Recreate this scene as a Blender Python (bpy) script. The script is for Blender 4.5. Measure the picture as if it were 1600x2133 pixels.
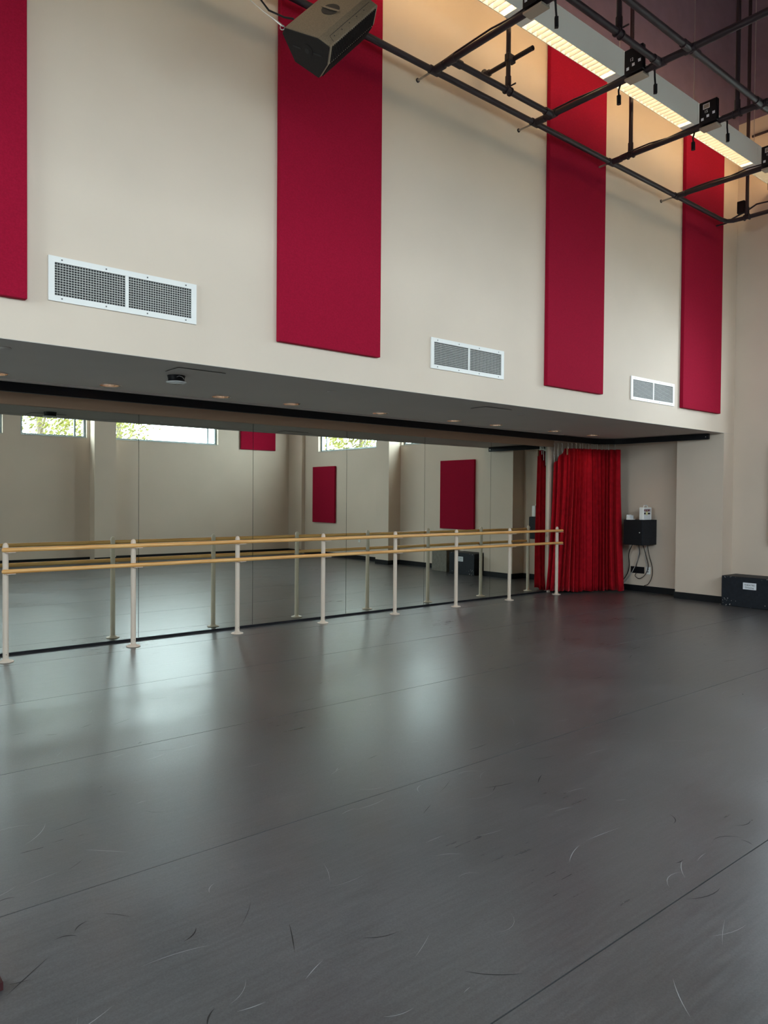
import bpy, bmesh, math, random
from mathutils import Vector, Matrix
random.seed(7)
for o in list(bpy.data.objects): bpy.data.objects.remove(o)
scene = bpy.context.scene
COL = scene.collection

# ------------------------------------------------------------------ camera
# world: X along the mirror wall (to the right), Y towards the mirror, Z up; camera stands at the origin, 1.6 m up
F_PX, YAW, PITCH, ROLL = 1551.75, 0.6978, -0.0187, 0.0077
cy, sy = math.cos(YAW), math.sin(YAW)
fwd = Vector((sy*math.cos(PITCH), cy*math.cos(PITCH), math.sin(PITCH)))
rt = Vector((cy, -sy, 0)); up = rt.cross(fwd)
r2 = rt*math.cos(ROLL)+up*math.sin(ROLL); u2 = -rt*math.sin(ROLL)+up*math.cos(ROLL)
cam_d = bpy.data.cameras.new('camera'); cam = bpy.data.objects.new('camera', cam_d); COL.objects.link(cam)
cam_d.sensor_fit = 'VERTICAL'; cam_d.sensor_height = 36.0; cam_d.lens = 36.0*F_PX/2133.0
cam_d.clip_start = 0.05; cam_d.clip_end = 200
m = Matrix((( r2.x, u2.x, -fwd.x, 0), (r2.y, u2.y, -fwd.y, 0), (r2.z, u2.z, -fwd.z, 1.6), (0, 0, 0, 1)))
cam.matrix_world = m
scene.camera = cam

# ------------------------------------------------------------------ world, exposure
SKY = 20.0
world = bpy.data.worlds.new('overcast_sky'); scene.world = world; world.use_nodes = True
bg = world.node_tree.nodes['Background']; bg.inputs[0].default_value = (0.80, 0.90, 1.0, 1); bg.inputs[1].default_value = SKY
vs = scene.view_settings
vs.view_transform = 'Standard'; vs.look = 'None'; vs.gamma = 1.0; vs.use_curve_mapping = False; vs.exposure = 0.22
TUBE = 7.0     # fluorescent tubes of the pendant lights
UPL = 28.0

# ------------------------------------------------------------------ materials
def mat(name, col, rough=0.6, metal=0.0, spec=0.5, noise=None, bump=None, emit=None, sheen=0.0, trans=None):
    """noise=(scale, amount) colour variation; bump=(scale, strength)"""
    M = bpy.data.materials.new(name); M.use_nodes = True
    nt = M.node_tree; b = nt.nodes['Principled BSDF']
    b.inputs['Base Color'].default_value = (*col, 1)
    b.inputs['Roughness'].default_value = rough; b.inputs['Metallic'].default_value = metal
    b.inputs['Specular IOR Level'].default_value = spec
    if sheen: b.inputs['Sheen Weight'].default_value = sheen; b.inputs['Sheen Roughness'].default_value = 0.4; b.inputs['Sheen Tint'].default_value = (*[min(1, c*3+.25) for c in col], 1)
    tc = nt.nodes.new('ShaderNodeTexCoord')
    if noise:
        n = nt.nodes.new('ShaderNodeTexNoise'); n.inputs['Scale'].default_value = noise[0]; n.inputs['Detail'].default_value = 5
        nt.links.new(tc.outputs['Object'], n.inputs['Vector'])
        mr = nt.nodes.new('ShaderNodeMapRange'); mr.inputs[1].default_value = .3; mr.inputs[2].default_value = .7
        mr.inputs[3].default_value = 1-noise[1]; mr.inputs[4].default_value = 1+noise[1]
        nt.links.new(n.outputs['Fac'], mr.inputs[0])
        mx = nt.nodes.new('ShaderNodeVectorMath'); mx.operation = 'SCALE'; mx.inputs[0].default_value = col
        nt.links.new(mr.outputs[0], mx.inputs['Scale']); nt.links.new(mx.outputs[0], b.inputs['Base Color'])
    if bump:
        n2 = nt.nodes.new('ShaderNodeTexNoise'); n2.inputs['Scale'].default_value = bump[0]; n2.inputs['Detail'].default_value = 4
        nt.links.new(tc.outputs['Object'], n2.inputs['Vector'])
        bp = nt.nodes.new('ShaderNodeBump'); bp.inputs['Strength'].default_value = bump[1]; bp.inputs['Distance'].default_value = 0.01
        nt.links.new(n2.outputs['Fac'], bp.inputs['Height']); nt.links.new(bp.outputs[0], b.inputs['Normal'])
    if emit:
        b.inputs['Emission Color'].default_value = (*emit[0], 1); b.inputs['Emission Strength'].default_value = emit[1]
    return M

WALL = (0.65, 0.545, 0.445)
M = {}
M['wall'] = mat('wall_paint', WALL, 0.75, noise=(1.1, .035), bump=(60, .04))
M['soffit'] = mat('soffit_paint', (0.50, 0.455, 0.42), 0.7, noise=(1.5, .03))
M['ceiling'] = mat('dark_plum_ceiling_paint', (0.20, 0.135, 0.195), 0.85, noise=(6, .06), bump=(80, .1))
M['base'] = mat('black_rubber_base', (0.007, 0.008, 0.010), 0.45, spec=.25)
M['red'] = mat('crimson_fabric', (0.30, 0.006, 0.028), 0.95, spec=.1, noise=(90, .10), bump=(400, .25), sheen=.05)
M['velvet'] = mat('red_velvet', (0.36, 0.006, 0.014), 0.9, spec=.1, noise=(14, .18), bump=(220, .12), sheen=.6)
vb = M['velvet'].node_tree.nodes['Principled BSDF']; vb.inputs['Sheen Tint'].default_value = (1.0, .10, .12, 1); vb.inputs['Sheen Roughness'].default_value = .3
M['white_metal'] = mat('white_enamel', (0.78, 0.77, 0.74), 0.4)
M['grille_dark'] = mat('duct_dark', (0.03, 0.03, 0.03), 0.8)
M['grille_blade'] = mat('blade_grey', (0.62, 0.61, 0.57), 0.45)
M['screw'] = mat('screw_dark', (0.12, 0.12, 0.12), 0.4, metal=.7)
M['post'] = mat('post_enamel', (0.60, 0.50, 0.41), 0.35)
M['black'] = mat('black_satin', (0.006, 0.006, 0.008), 0.5, spec=.2)
M['box_black'] = mat('black_painted_plywood', (0.011, 0.014, 0.020), 0.55, spec=.25, noise=(25, .25), bump=(30, .1))
M['box_grey'] = mat('worn_grey_plywood', (0.16, 0.145, 0.115), 0.6, noise=(18, .2))
M['speck'] = mat('chipped_paint_fleck', (0.55, 0.53, 0.5), 0.8)
M['pipe'] = mat('dark_plum_pipe_paint', (0.028, 0.019, 0.024), 0.42, spec=.3)
M['pipe_light'] = mat('galvanised_rod', (0.38, 0.33, 0.27), 0.45, metal=.5)
M['cable'] = mat('black_cable', (0.007, 0.006, 0.007), 0.55, spec=.25)
M['cable_grey'] = mat('grey_cable', (0.42, 0.41, 0.40), 0.5)
M['steel'] = mat('steel_wire', (0.62, 0.60, 0.57), 0.35, metal=.9)
M['speaker'] = mat('textured_speaker_coating', (0.190, 0.140, 0.090), 0.62, noise=(130, .22), bump=(260, .3))
M['speaker_dark'] = mat('speaker_base_rubber', (0.018, 0.015, 0.014), 0.75, spec=.2, noise=(130, .2), bump=(220, .3))
M['fixture'] = mat('fixture_enamel', (0.86, 0.86, 0.82), 0.45)
M['louver'] = mat('louver_white', (0.62, 0.61, 0.57), 0.4)
M['tube'] = mat('fluorescent_tube', (0.9, 0.85, 0.7), 0.4, emit=((1.0, 0.74, 0.45), TUBE))
M['uptube'] = mat('uplight_tube', (0.9, 0.85, 0.7), 0.4, emit=((1.0, 0.68, 0.36), UPL))
M['copper'] = mat('copper_reflector', (0.85, 0.62, 0.45), 0.18, metal=1.0)
M['chrome_ring'] = mat('satin_ring', (0.55, 0.54, 0.52), 0.3, metal=.8)
M['lamp_glow'] = mat('dim_halogen', (0.9, 0.85, 0.8), 0.3, emit=((1.0, 0.66, 0.40), 140.0))
M['paper'] = mat('white_paper', (0.82, 0.84, 0.88), 0.7)
M['ink'] = mat('black_ink', (0.01, 0.01, 0.01), 0.7)
M['plastic_white'] = mat('white_plastic', (0.82, 0.83, 0.80), 0.35)
M['kit_red'] = mat('label_dark_red', (0.16, 0.01, 0.02), 0.5)
M['note'] = mat('yellow_note', (0.80, 0.76, 0.42), 0.7)
M['alu'] = mat('window_aluminium', (0.30, 0.37, 0.40), 0.4, metal=.3)
M['sill'] = mat('sill_paint', (0.55, 0.53, 0.48), 0.6)
M['header'] = mat('brown_header_paint', (0.42, 0.28, 0.19), 0.55)
M['trim'] = mat('pale_trim_paint', (0.66, 0.56, 0.46), 0.55)
M['leaf'] = mat('yellow_green_leaf', (0.17, 0.175, 0.03), 0.7)
M['bark'] = mat('grey_bark', (0.16, 0.13, 0.10), 0.9, noise=(9, .3))
M['ground'] = mat('pale_ground', (0.22, 0.22, 0.19), 0.9, noise=(2, .2))
M['shoe'] = mat('dark_red_shoe', (0.045, 0.006, 0.008), 0.6)
M['lace'] = mat('tan_lace', (0.55, 0.42, 0.28), 0.8)
M['rubber'] = mat('cream_sole', (0.5, 0.46, 0.4), 0.7)
M['lens'] = mat('clear_dish', (0.75, 0.76, 0.76), 0.12, metal=.3)
M['grey_scuff'] = mat('pale_scuff', (0.30, 0.31, 0.31), 0.6)
M['dark_scuff'] = mat('dark_scuff', (0.012, 0.012, 0.012), 0.6)
M['wood_joint'] = mat('brown_board', (0.30, 0.17, 0.09), 0.6)

def mirror_material():
    Mm = bpy.data.materials.new('mirror_silver'); Mm.use_nodes = True
    nt = Mm.node_tree; b = nt.nodes['Principled BSDF']
    b.inputs['Base Color'].default_value = (0.70, 0.735, 0.675, 1); b.inputs['Metallic'].default_value = 1; b.inputs['Roughness'].default_value = 0.0
    return Mm
M['mirror'] = mirror_material()

def glass_material():
    Mm = bpy.data.materials.new('window_glass'); Mm.use_nodes = True
    nt = Mm.node_tree; nt.nodes.remove(nt.nodes['Principled BSDF']); out = nt.nodes['Material Output']
    t = nt.nodes.new('ShaderNodeBsdfTransparent'); t.inputs[0].default_value = (.93, .96, .95, 1)
    g = nt.nodes.new('ShaderNodeBsdfGlossy'); g.inputs['Roughness'].default_value = .02
    fr = nt.nodes.new('ShaderNodeValue'); fr.outputs[0].default_value = .05
    mx = nt.nodes.new('ShaderNodeMixShader')
    nt.links.new(fr.outputs[0], mx.inputs[0]); nt.links.new(t.outputs[0], mx.inputs[1]); nt.links.new(g.outputs[0], mx.inputs[2]); nt.links.new(mx.outputs[0], out.inputs[0])
    return Mm
M['glass'] = glass_material()

def wood_material():
    Mm = bpy.data.materials.new('barre_wood'); Mm.use_nodes = True
    nt = Mm.node_tree; b = nt.nodes['Principled BSDF']; b.inputs['Roughness'].default_value = 0.38
    tc = nt.nodes.new('ShaderNodeTexCoord'); mp = nt.nodes.new('ShaderNodeMapping'); mp.inputs['Scale'].default_value = (1.6, 40, 40)
    n = nt.nodes.new('ShaderNodeTexNoise'); n.inputs['Scale'].default_value = 1.5; n.inputs['Detail'].default_value = 6
    cr = nt.nodes.new('ShaderNodeValToRGB'); e = cr.color_ramp.elements
    e[0].position = .3; e[0].color = (0.55, 0.26, 0.07, 1); e[1].position = .7; e[1].color = (0.78, 0.47, 0.18, 1)
    nt.links.new(tc.outputs['Object'], mp.inputs[0]); nt.links.new(mp.outputs[0], n.inputs['Vector']); nt.links.new(n.outputs['Fac'], cr.inputs[0]); nt.links.new(cr.outputs[0], b.inputs['Base Color'])
    return Mm
M['wood'] = wood_material()

def floor_material():
    Mm = bpy.data.materials.new('black_dance_vinyl'); Mm.use_nodes = True
    nt = Mm.node_tree; b = nt.nodes['Principled BSDF']
    tc = nt.nodes.new('ShaderNodeTexCoord')
    def noise(scale, vec=(1, 1, 1), det=6):
        mp = nt.nodes.new('ShaderNodeMapping'); mp.inputs['Scale'].default_value = vec
        n = nt.nodes.new('ShaderNodeTexNoise'); n.inputs['Scale'].default_value = scale; n.inputs['Detail'].default_value = det
        nt.links.new(tc.outputs['Object'], mp.inputs[0]); nt.links.new(mp.outputs[0], n.inputs['Vector']); return n
    n1 = noise(.9); n2 = noise(5.0, (1.0, 12, 1), 8); n3 = noise(160, (1, 1, 1), 2)
    def rng(n, a, bb, lo=.3, hi=.7):
        mr = nt.nodes.new('ShaderNodeMapRange'); mr.inputs[1].default_value = lo; mr.inputs[2].default_value = hi; mr.inputs[3].default_value = a; mr.inputs[4].default_value = bb
        nt.links.new(n.outputs['Fac'], mr.inputs[0]); return mr
    def mul(a, bb):
        mm = nt.nodes.new('ShaderNodeMath'); mm.operation = 'MULTIPLY'; nt.links.new(a.outputs[0], mm.inputs[0]); nt.links.new(bb.outputs[0], mm.inputs[1]); return mm
    k = mul(mul(rng(n1, .82, 1.15), rng(n2, .86, 1.14)), rng(n3, .85, 1.15))
    sc = nt.nodes.new('ShaderNodeVectorMath'); sc.operation = 'SCALE'; sc.inputs[0].default_value = (0.072, 0.072, 0.074)
    nt.links.new(k.outputs[0], sc.inputs['Scale']); nt.links.new(sc.outputs[0], b.inputs['Base Color'])
    rr = mul(rng(n1, .93, 1.08), rng(n2, .285, .335))
    nt.links.new(rr.outputs[0], b.inputs['Roughness'])
    b.inputs['Specular IOR Level'].default_value = 0.55
    bp = nt.nodes.new('ShaderNodeBump'); bp.inputs['Strength'].default_value = .05; bp.inputs['Distance'].default_value = .001
    nt.links.new(n2.outputs['Fac'], bp.inputs['Height']); nt.links.new(bp.outputs[0], b.inputs['Normal'])
    return Mm
M['floor'] = floor_material()

# ------------------------------------------------------------------ mesh helpers
class MB:
    def __init__(s): s.v = []; s.f = []; s.sm = []
    def add(s, vs, fs, smooth=False):
        n = len(s.v); s.v += [tuple(v) for v in vs]
        for f in fs: s.f.append(tuple(i+n for i in f)); s.sm.append(smooth)
        return s
    def box(s, x0, x1, y0, y1, z0, z1):
        x0, x1 = min(x0, x1), max(x0, x1); y0, y1 = min(y0, y1), max(y0, y1); z0, z1 = min(z0, z1), max(z0, z1)
        return s.add([(x0, y0, z0), (x1, y0, z0), (x1, y1, z0), (x0, y1, z0), (x0, y0, z1), (x1, y0, z1), (x1, y1, z1), (x0, y1, z1)],
                     [(0, 3, 2, 1), (4, 5, 6, 7), (0, 1, 5, 4), (1, 2, 6, 5), (2, 3, 7, 6), (3, 0, 4, 7)])
    def tube(s, pts, r, n=10, cap=True):
        pts = [Vector(p) for p in pts]; rs = r if isinstance(r, (list, tuple)) else [r]*len(pts)
        rings = []; prev = None
        for i, p in enumerate(pts):
            t = (pts[min(i+1, len(pts)-1)]-pts[max(i-1, 0)]).normalized()
            if prev is None:
                a = Vector((0, 0, 1)) if abs(t.z) < .9 else Vector((1, 0, 0)); u = t.cross(a).normalized()
            else: u = (prev-t*prev.dot(t)).normalized()
            prev = u; w = t.cross(u)
            rings.append([p+(u*math.cos(2*math.pi*k/n)+w*math.sin(2*math.pi*k/n))*rs[i] for k in range(n)])
        vs = [v for rg in rings for v in rg]; fs = []
        for i in range(len(pts)-1):
            for k in range(n):
                k2 = (k+1) % n; fs.append((i*n+k, i*n+k2, (i+1)*n+k2, (i+1)*n+k))
        s.add(vs, fs, True)
        if cap:
            s.add(rings[0], [tuple(range(n-1, -1, -1))]); s.add(rings[-1], [tuple(range(n))])
        return s
    def cyl(s, p, q, r, n=14): return s.tube([p, q], r, n)
    def lathe(s, prof, n=20, at=(0, 0, 0), axis='z'):
        vs = []; fs = []
        for (r, z) in prof:
            for k in range(n):
                a = 2*math.pi*k/n; vs.append((at[0]+r*math.cos(a), at[1]+r*math.sin(a), at[2]+z))
        for i in range(len(prof)-1):
            for k in range(n):
                k2 = (k+1) % n; fs.append((i*n+k, i*n+k2, (i+1)*n+k2, (i+1)*n+k))
        return s.add(vs, fs, True)
    def prism(s, poly, ext):
        """poly: list of 3D points, ext: vector"""
        n = len(poly); e = Vector(ext); a = [Vector(p) for p in poly]; b = [p+e for p in a]
        return s.add(a+b, [tuple(range(n-1, -1, -1)), tuple(range(n, 2*n))]+[(i, (i+1) % n, n+(i+1) % n, n+i) for i in range(n)])
    def sphere(s, c, r, nu=12, nv=8, sc=(1, 1, 1)):
        prof = [(math.sin(math.pi*i/nv), -math.cos(math.pi*i/nv)) for i in range(nv+1)]
        vs = []; fs = []
        for (a, z) in prof:
            for k in range(nu):
                t = 2*math.pi*k/nu; vs.append((c[0]+r*sc[0]*a*math.cos(t), c[1]+r*sc[1]*a*math.sin(t), c[2]+r*sc[2]*z))
        for i in range(nv):
            for k in range(nu): k2 = (k+1) % nu; fs.append((i*nu+k, i*nu+k2, (i+1)*nu+k2, (i+1)*nu+k))
        return s.add(vs, fs, True)

def wloc(o):
    v = Vector((0, 0, 0))
    while o is not None: v += o.location; o = o.parent
    return v
def link(o, parent=None):
    COL.objects.link(o)
    if parent is not None: o.parent = parent
    return o
def build(mb, name, material, parent=None, loc=None, bevel=0.0, seg=1):
    """mesh object from world-space vertices; origin at loc (or at its parent's origin)"""
    o0 = wloc(parent) if parent is not None else Vector((0, 0, 0))
    org = Vector(loc) if loc is not None else (o0 if parent is not None else None)
    if org is None:
        xs = [v[0] for v in mb.v]; ys = [v[1] for v in mb.v]; zs = [v[2] for v in mb.v]
        org = Vector(((min(xs)+max(xs))/2, (min(ys)+max(ys))/2, min(zs)))
    me = bpy.data.meshes.new(name); me.from_pydata([(v[0]-org.x, v[1]-org.y, v[2]-org.z) for v in mb.v], [], mb.f); me.update()
    me.polygons.foreach_set('use_smooth', mb.sm)
    if material: me.materials.append(M[material] if isinstance(material, str) else material)
    bm = bmesh.new(); bm.from_mesh(me); bmesh.ops.remove_doubles(bm, verts=bm.verts, dist=1e-6) if False else None
    bmesh.ops.recalc_face_normals(bm, faces=bm.faces)
    if bevel:
        ed = [e for e in bm.edges if len(e.link_faces) == 2 and e.calc_face_angle(0) > .5 and not all(f.smooth for f in e.link_faces)]
        bmesh.ops.bevel(bm, geom=ed, offset=bevel, segments=seg, affect='EDGES', profile=.5)
    bm.to_mesh(me); bm.free()
    o = bpy.data.objects.new(name, me); link(o, parent); o.location = org-o0
    return o
def tag(o, label=None, cat=None, group=None, kind=None):
    if label: o['label'] = label
    if cat: o['category'] = cat
    if group: o['group'] = group
    if kind: o['kind'] = kind
    return o
def thing(name, label, cat, loc, group=None):
    o = bpy.data.objects.new(name, None); o.empty_display_size = .1; link(o); o.location = loc
    return tag(o, label, cat, group)
def struct(mb, name, material, parent=None, label=None, loc=None):
    o = build(mb, name, material, parent, loc)
    if parent is None: o['kind'] = 'structure'
    if label: o['label'] = label
    return o
def clone(o, parent=None, loc=None):
    c = o.copy(); COL.objects.link(c); c.parent = parent
    if loc is not None: c.location = loc
    for ch in list(o.children): clone(ch, c)
    return c
def text_part(body, size, at, rx, rz, name, material, parent, depth=.0015):
    cu = bpy.data.curves.new(name, 'FONT'); cu.body = body; cu.size = size; cu.align_x = 'CENTER'; cu.align_y = 'CENTER'; cu.extrude = depth
    t = bpy.data.objects.new(name, cu); COL.objects.link(t)
    dg = bpy.context.evaluated_depsgraph_get(); me = bpy.data.meshes.new_from_object(t.evaluated_get(dg)); bpy.data.objects.remove(t)
    me.materials.clear(); me.materials.append(M[material])
    Mx = Matrix.Translation(Vector(at)-wloc(parent)) @ rz @ rx
    me.transform(Mx)
    o = bpy.data.objects.new(name, me); link(o, parent); return o

# ------------------------------------------------------------------ key planes
YM, YF, ZS = 8.049, 5.5, 2.655      # mirror, upper (fascia) wall, soffit
XR, XL, YO, ZC, ZT = 11.83, -3.6, -2.5, 9.6, 7.5      # room sides, ceiling, top of the beige paint
T = 0.22
SKEW = math.radians(-.42)      # the mirror wall is a hair out of parallel with the upper wall
def skew(o): o.rotation_euler.z = SKEW; return o

def holed(mb, a0, a1, z0, z1, holes, put):
    """grid of boxes that leaves the holes (a0,a1,z0,z1) open; put(mb, a0,a1,z0,z1)"""
    A = sorted({a0, a1} | {h[0] for h in holes} | {h[1] for h in holes}); Z = sorted({z0, z1} | {h[2] for h in holes} | {h[3] for h in holes})
    for i in range(len(A)-1):
        for j in range(len(Z)-1):
            ca, cz = (A[i]+A[i+1])/2, (Z[j]+Z[j+1])/2
            if not any(h[0] < ca < h[1] and h[2] < cz < h[3] for h in holes): put(mb, A[i], A[i+1], Z[j], Z[j+1])

# ------------------------------------------------------------------ floor: vinyl strips along X, 1.55 m wide
mb = MB().box(XL, XR+.02, YO, YM+.1, -.14, -.005)
floor = struct(mb, 'floor', 'dark_scuff', label='black vinyl dance floor laid in long strips')
seams = [YO+.002, -1.55, -.02, 1.50, 3.07, 4.64, 6.18, 7.60, YM+.05]
for i in range(len(seams)-1):
    mbs = MB().box(XL, XR, seams[i]+.0028, seams[i+1]-.0028, -.005, 0)
    build(mbs, 'vinyl_strip', 'floor', floor)
# scuffs and scratches of the dancers' shoes
def scuffs(name, material, n, wmin, wmax, lmin, lmax, seed):
    rnd = random.Random(seed); mbx = MB()
    for _ in range(n):
        d = rnd.uniform(1.6, 9.5); a = YAW+rnd.uniform(-.50, .55)
        cx, cyy = d*math.sin(a), d*math.cos(a)
        if not (0.3 < cx < XR-1.2 and .6 < cyy < 7.3): continue
        if any(abs(cyy-q) < .05 for q in seams): continue
        L = rnd.uniform(lmin, lmax); w = rnd.uniform(wmin, wmax); th = rnd.gauss(.15, .5); cv = rnd.gauss(0, .35)
        pts = []
        for k in range(7):
            s = (k/6-.5)*L; an = th+cv*(k/6-.5); pts.append((cx+s*math.cos(an), cyy+s*math.sin(an), w*math.sin(math.pi*(k+.15)/6.3)))
        if any(abs(p[1]-q) < .012 for p in pts for q in seams): continue
        vv = []; 
        for k, (x, y, ww) in enumerate(pts):
            j = min(k, 5); dx, dy = pts[j+1][0]-pts[j][0], pts[j+1][1]-pts[j][1]; l = math.hypot(dx, dy)
            vv += [(x-dy/l*ww, y+dx/l*ww, .0006), (x+dy/l*ww, y-dx/l*ww, .0006)]
        mbx.add(vv, [(2*k, 2*k+1, 2*k+3, 2*k+2) for k in range(6)])
    o = build(mbx, name, material, floor); o['kind'] = 'stuff'
scuffs('pale_scuff_marks', 'grey_scuff', 170, .0006, .0016, .04, .26, 3)
scuffs('dark_scuff_marks', 'dark_scuff', 120, .0008, .003, .04, .22, 4)

# ------------------------------------------------------------------ walls
# upper wall with the panels: a deep mass above the mirror alcove, its underside is the soffit
mb = MB().box(XL, XR, YF, YF+T, ZS, 7.3)
struct(mb, 'wall_upper', 'wall', label='tall beige upper wall above the mirror alcove')
mb = MB(); holed(mb, XL, XR, YF+T, YM, [], lambda m_, a, b, c, d: m_.box(a, b, c, d, ZS, ZS+.12))
mb = MB().box(XL, XR, YF+T, YM+.15, ZS, ZS+.12).box(XL, XR, YF, YF+T, ZS-.004, ZS)
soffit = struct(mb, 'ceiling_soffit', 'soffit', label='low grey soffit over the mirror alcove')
# pier at the right end of the alcove
mb = MB().box(11.5, XR, YF, 6.27, 0, ZS-.004)
struct(mb, 'wall_pier', 'wall', label='beige pier at the right end of the mirror alcove')
# wall carrying the mirror
mb = MB().box(XL-.1, XR+.05, YM+.012, YM+T, 0, ZS+.1)
skew(struct(mb, 'wall_mirror', 'wall', label='beige wall behind the mirror', loc=(6, YM, 0)))
# right wall with two windows
RW = [(-1.13, 1.48, 2.86, 4.45), (2.45, 4.25, 2.87, 4.45)]
mb = MB(); holed(mb, YO-T, YM+T, 0, ZT, RW, lambda m_, a, b, c, d: m_.box(XR, XR+T, a, b, c, d))
wall_right = struct(mb, 'wall_right', 'wall', label='beige end wall with high windows and red panels')
mb = MB().box(11.46, XR, 1.93, 2.42, 0, ZT); struct(mb, 'wall_pilaster_1', 'wall', label='pilaster between the windows of the end wall')
mb = MB().box(11.72, XR, YO, -1.80, 0, ZT); struct(mb, 'wall_pilaster_2', 'wall', label='shallow pilaster in the far corner')
# opposite wall with high windows
OW = [(-3.0, -.3, 3.0, 4.5), (.3, 1.9, 3.0, 4.5), (2.70, 4.10, 3.0, 4.5), (4.48, 5.97, 3.0, 4.5), (6.64, 9.46, 3.0, 4.5)]  # the first three are out of view, added to let in more daylight
mb = MB(); holed(mb, XL-T, XR, 0, ZT, OW, lambda m_, a, b, c, d: m_.box(a, b, YO-T, YO, c, d))
struct(mb, 'wall_opposite', 'wall', label='beige wall facing the mirror with high windows')
mb = MB().box(6.04, 6.56, YO, -2.15, 0, ZT); struct(mb, 'wall_pilaster_3', 'wall', label='pilaster between the windows facing the mirror')
mb = MB().box(2.0, 2.6, YO, -2.15, 0, ZT); struct(mb, 'wall_pilaster_4', 'wall', label='pilaster left of the paired windows')
LW_ADDED = [(2.7, 5.2, 2.0, 4.4)]  # opening in the unseen wall, added to bring daylight into the alcove
mb = MB(); holed(mb, YO, YM+T, 0, ZT, LW_ADDED, lambda m_, a, b, c, d: m_.box(XL-T, XL, a, b, c, d)); struct(mb, 'wall_left', 'wall', label='beige end wall with tall windows, left of the picture')
for nm_, bxx, lb_ in (('wall_upper_top', (XL, XR, YF, YF+T, 7.3, ZC), 'plum painted top of the panelled wall'), ('wall_right_top', (XR, XR+T, YO-T, YF+T, ZT, ZC), 'plum painted top of the right end wall'), ('wall_opposite_top', (XL-T, XR, YO-T, YO, ZT, ZC), 'plum painted top of the wall facing the mirror'), ('wall_left_top', (XL-T, XL, YO, YF+T, ZT, ZC), 'plum painted top of the left end wall')):
    struct(MB().box(*bxx), nm_, 'ceiling', label=lb_)
mb = MB().box(XL-T, XR+T, YO-T, YF+T, ZC, ZC+.2); struct(mb, 'ceiling', 'ceiling', label='dark plum ceiling high above the grid')
# header above the mirror
mb = MB().box(XL, 10.52, YM-.03, YM+.012, 2.502, ZS); skew(struct(mb, 'trim_1', 'header', label='tan header board above the mirror', loc=(6, YM, 0)))
# soffit edge strip
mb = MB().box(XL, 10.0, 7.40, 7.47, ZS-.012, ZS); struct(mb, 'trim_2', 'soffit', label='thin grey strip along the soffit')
# black base
def base(name, x0, x1, y0, y1):
    mbx = MB().box(x0, x1, y0, y1, 0, .105); o = struct(mbx, name, 'base', label='black rubber wall base'); return o
base('baseboard_right', XR-.012, XR, 2.432, YF-.012); base('baseboard_right_far', XR-.012, XR, -1.80, 1.93)
base('baseboard_alcove', XR-.012, XR, 6.282, YM-.1); base('baseboard_pier', 11.488, 11.5, YF-.012, 6.282)
base('baseboard_pier_back', 11.5, XR-.012, 6.27, 6.282); base('baseboard_pier_front', 11.5, XR, YF-.012, YF)
base('baseboard_opposite', 6.56, XR-.11, YO, YO+.012); base('baseboard_opposite_near', 2.6, 6.04, YO, YO+.012)
base('baseboard_pilaster_1', 11.448, 11.46, 1.93, 2.432); base('baseboard_pilaster_2', 11.46, XR-.012, 2.42, 2.432); base('baseboard_pilaster_3', 6.04, 6.56, -2.15, -2.138)
base('baseboard_pilaster_4', 11.708, 11.72, YO+.012, -1.80)
base('baseboard_mirror', 10.56, XR-.013, YM-.045, YM-.03)

# ------------------------------------------------------------------ windows
wn = [0]
def window(axis, a0, a1, z0, z1, plane, out, lab):
    """axis 'x': window in the opposite wall (plane Y), 'y': in the right wall (plane X); out = sign of the outward direction"""
    wn[0] += 1
    def bx(mbx, aa, ab, d0, d1, za, zb):
        lo, hi = plane+out*d0, plane+out*d1
        return mbx.box(aa, ab, lo, hi, za, zb) if axis == 'x' else mbx.box(lo, hi, aa, ab, za, zb)
    fr = MB(); w = .055
    bx(fr, a0, a1, .09, .15, z0, z0+w); bx(fr, a0, a1, .09, .15, z1-w, z1)
    bx(fr, a0, a0+w, .09, .15, z0+w, z1-w); bx(fr, a1-w, a1, .09, .15, z0+w, z1-w)
    o = struct(fr, 'window_%d' % wn[0], 'alu', label=lab)
    n = 2 if a1-a0 > 1.9 else 1
    xs = [a0+w+(a1-a0-2*w)*i/n for i in range(n+1)]
    # a narrow vent light on the side nearest the room corner
    vent = .20
    cuts = [a0+w, a1-w-vent, a1-w] if axis == 'x' else [a0+w, a0+w+vent, a1-w]
    mu = MB(); c = cuts[1]; bx(mu, c-.02, c+.02, .095, .145, z0+w, z1-w); build(mu, 'mullion', 'alu', o)
    for i in range(2):
        p0 = cuts[i]+(.02 if i else 0); p1 = cuts[i+1]-(0 if i else .02)
        g = MB(); bx(g, p0, p1, .118, .122, z0+w, z1-w); build(g, 'pane', 'glass', o)
    sl = MB(); bx(sl, a0, a1, -.02, .088, z0-.002, z0+.016); build(sl, 'sill', 'sill', o)
    # daylight portal
    ld = bpy.data.lights.new('daylight_portal', 'AREA'); ld.shape = 'RECTANGLE'; ld.cycles.is_portal = True
    ld.size = a1-a0; ld.size_y = z1-z0
    lo = bpy.data.objects.new('daylight_portal', ld); COL.objects.link(lo)
    cpos = plane+out*.16; lo.location = ((a0+a1)/2, cpos, (z0+z1)/2) if axis == 'x' else (cpos, (a0+a1)/2, (z0+z1)/2)
    d = Vector((0, -out, 0)) if axis == 'x' else Vector((-out, 0, 0))
    lo.rotation_euler = d.to_track_quat('-Z', 'Z').to_euler()
    return o
names = ['high window at the left end of the wall facing the mirror', 'high window behind the camera position', 'high window left of the paired window facing the mirror', 'high window left of the pilaster facing the mirror', 'wide high window right of the pilaster facing the mirror']
for h, nm in zip(OW, names): window('x', *h, YO, -1, nm)
window('y', *RW[0], XR, 1, 'high window above the far red panel on the end wall')
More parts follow.
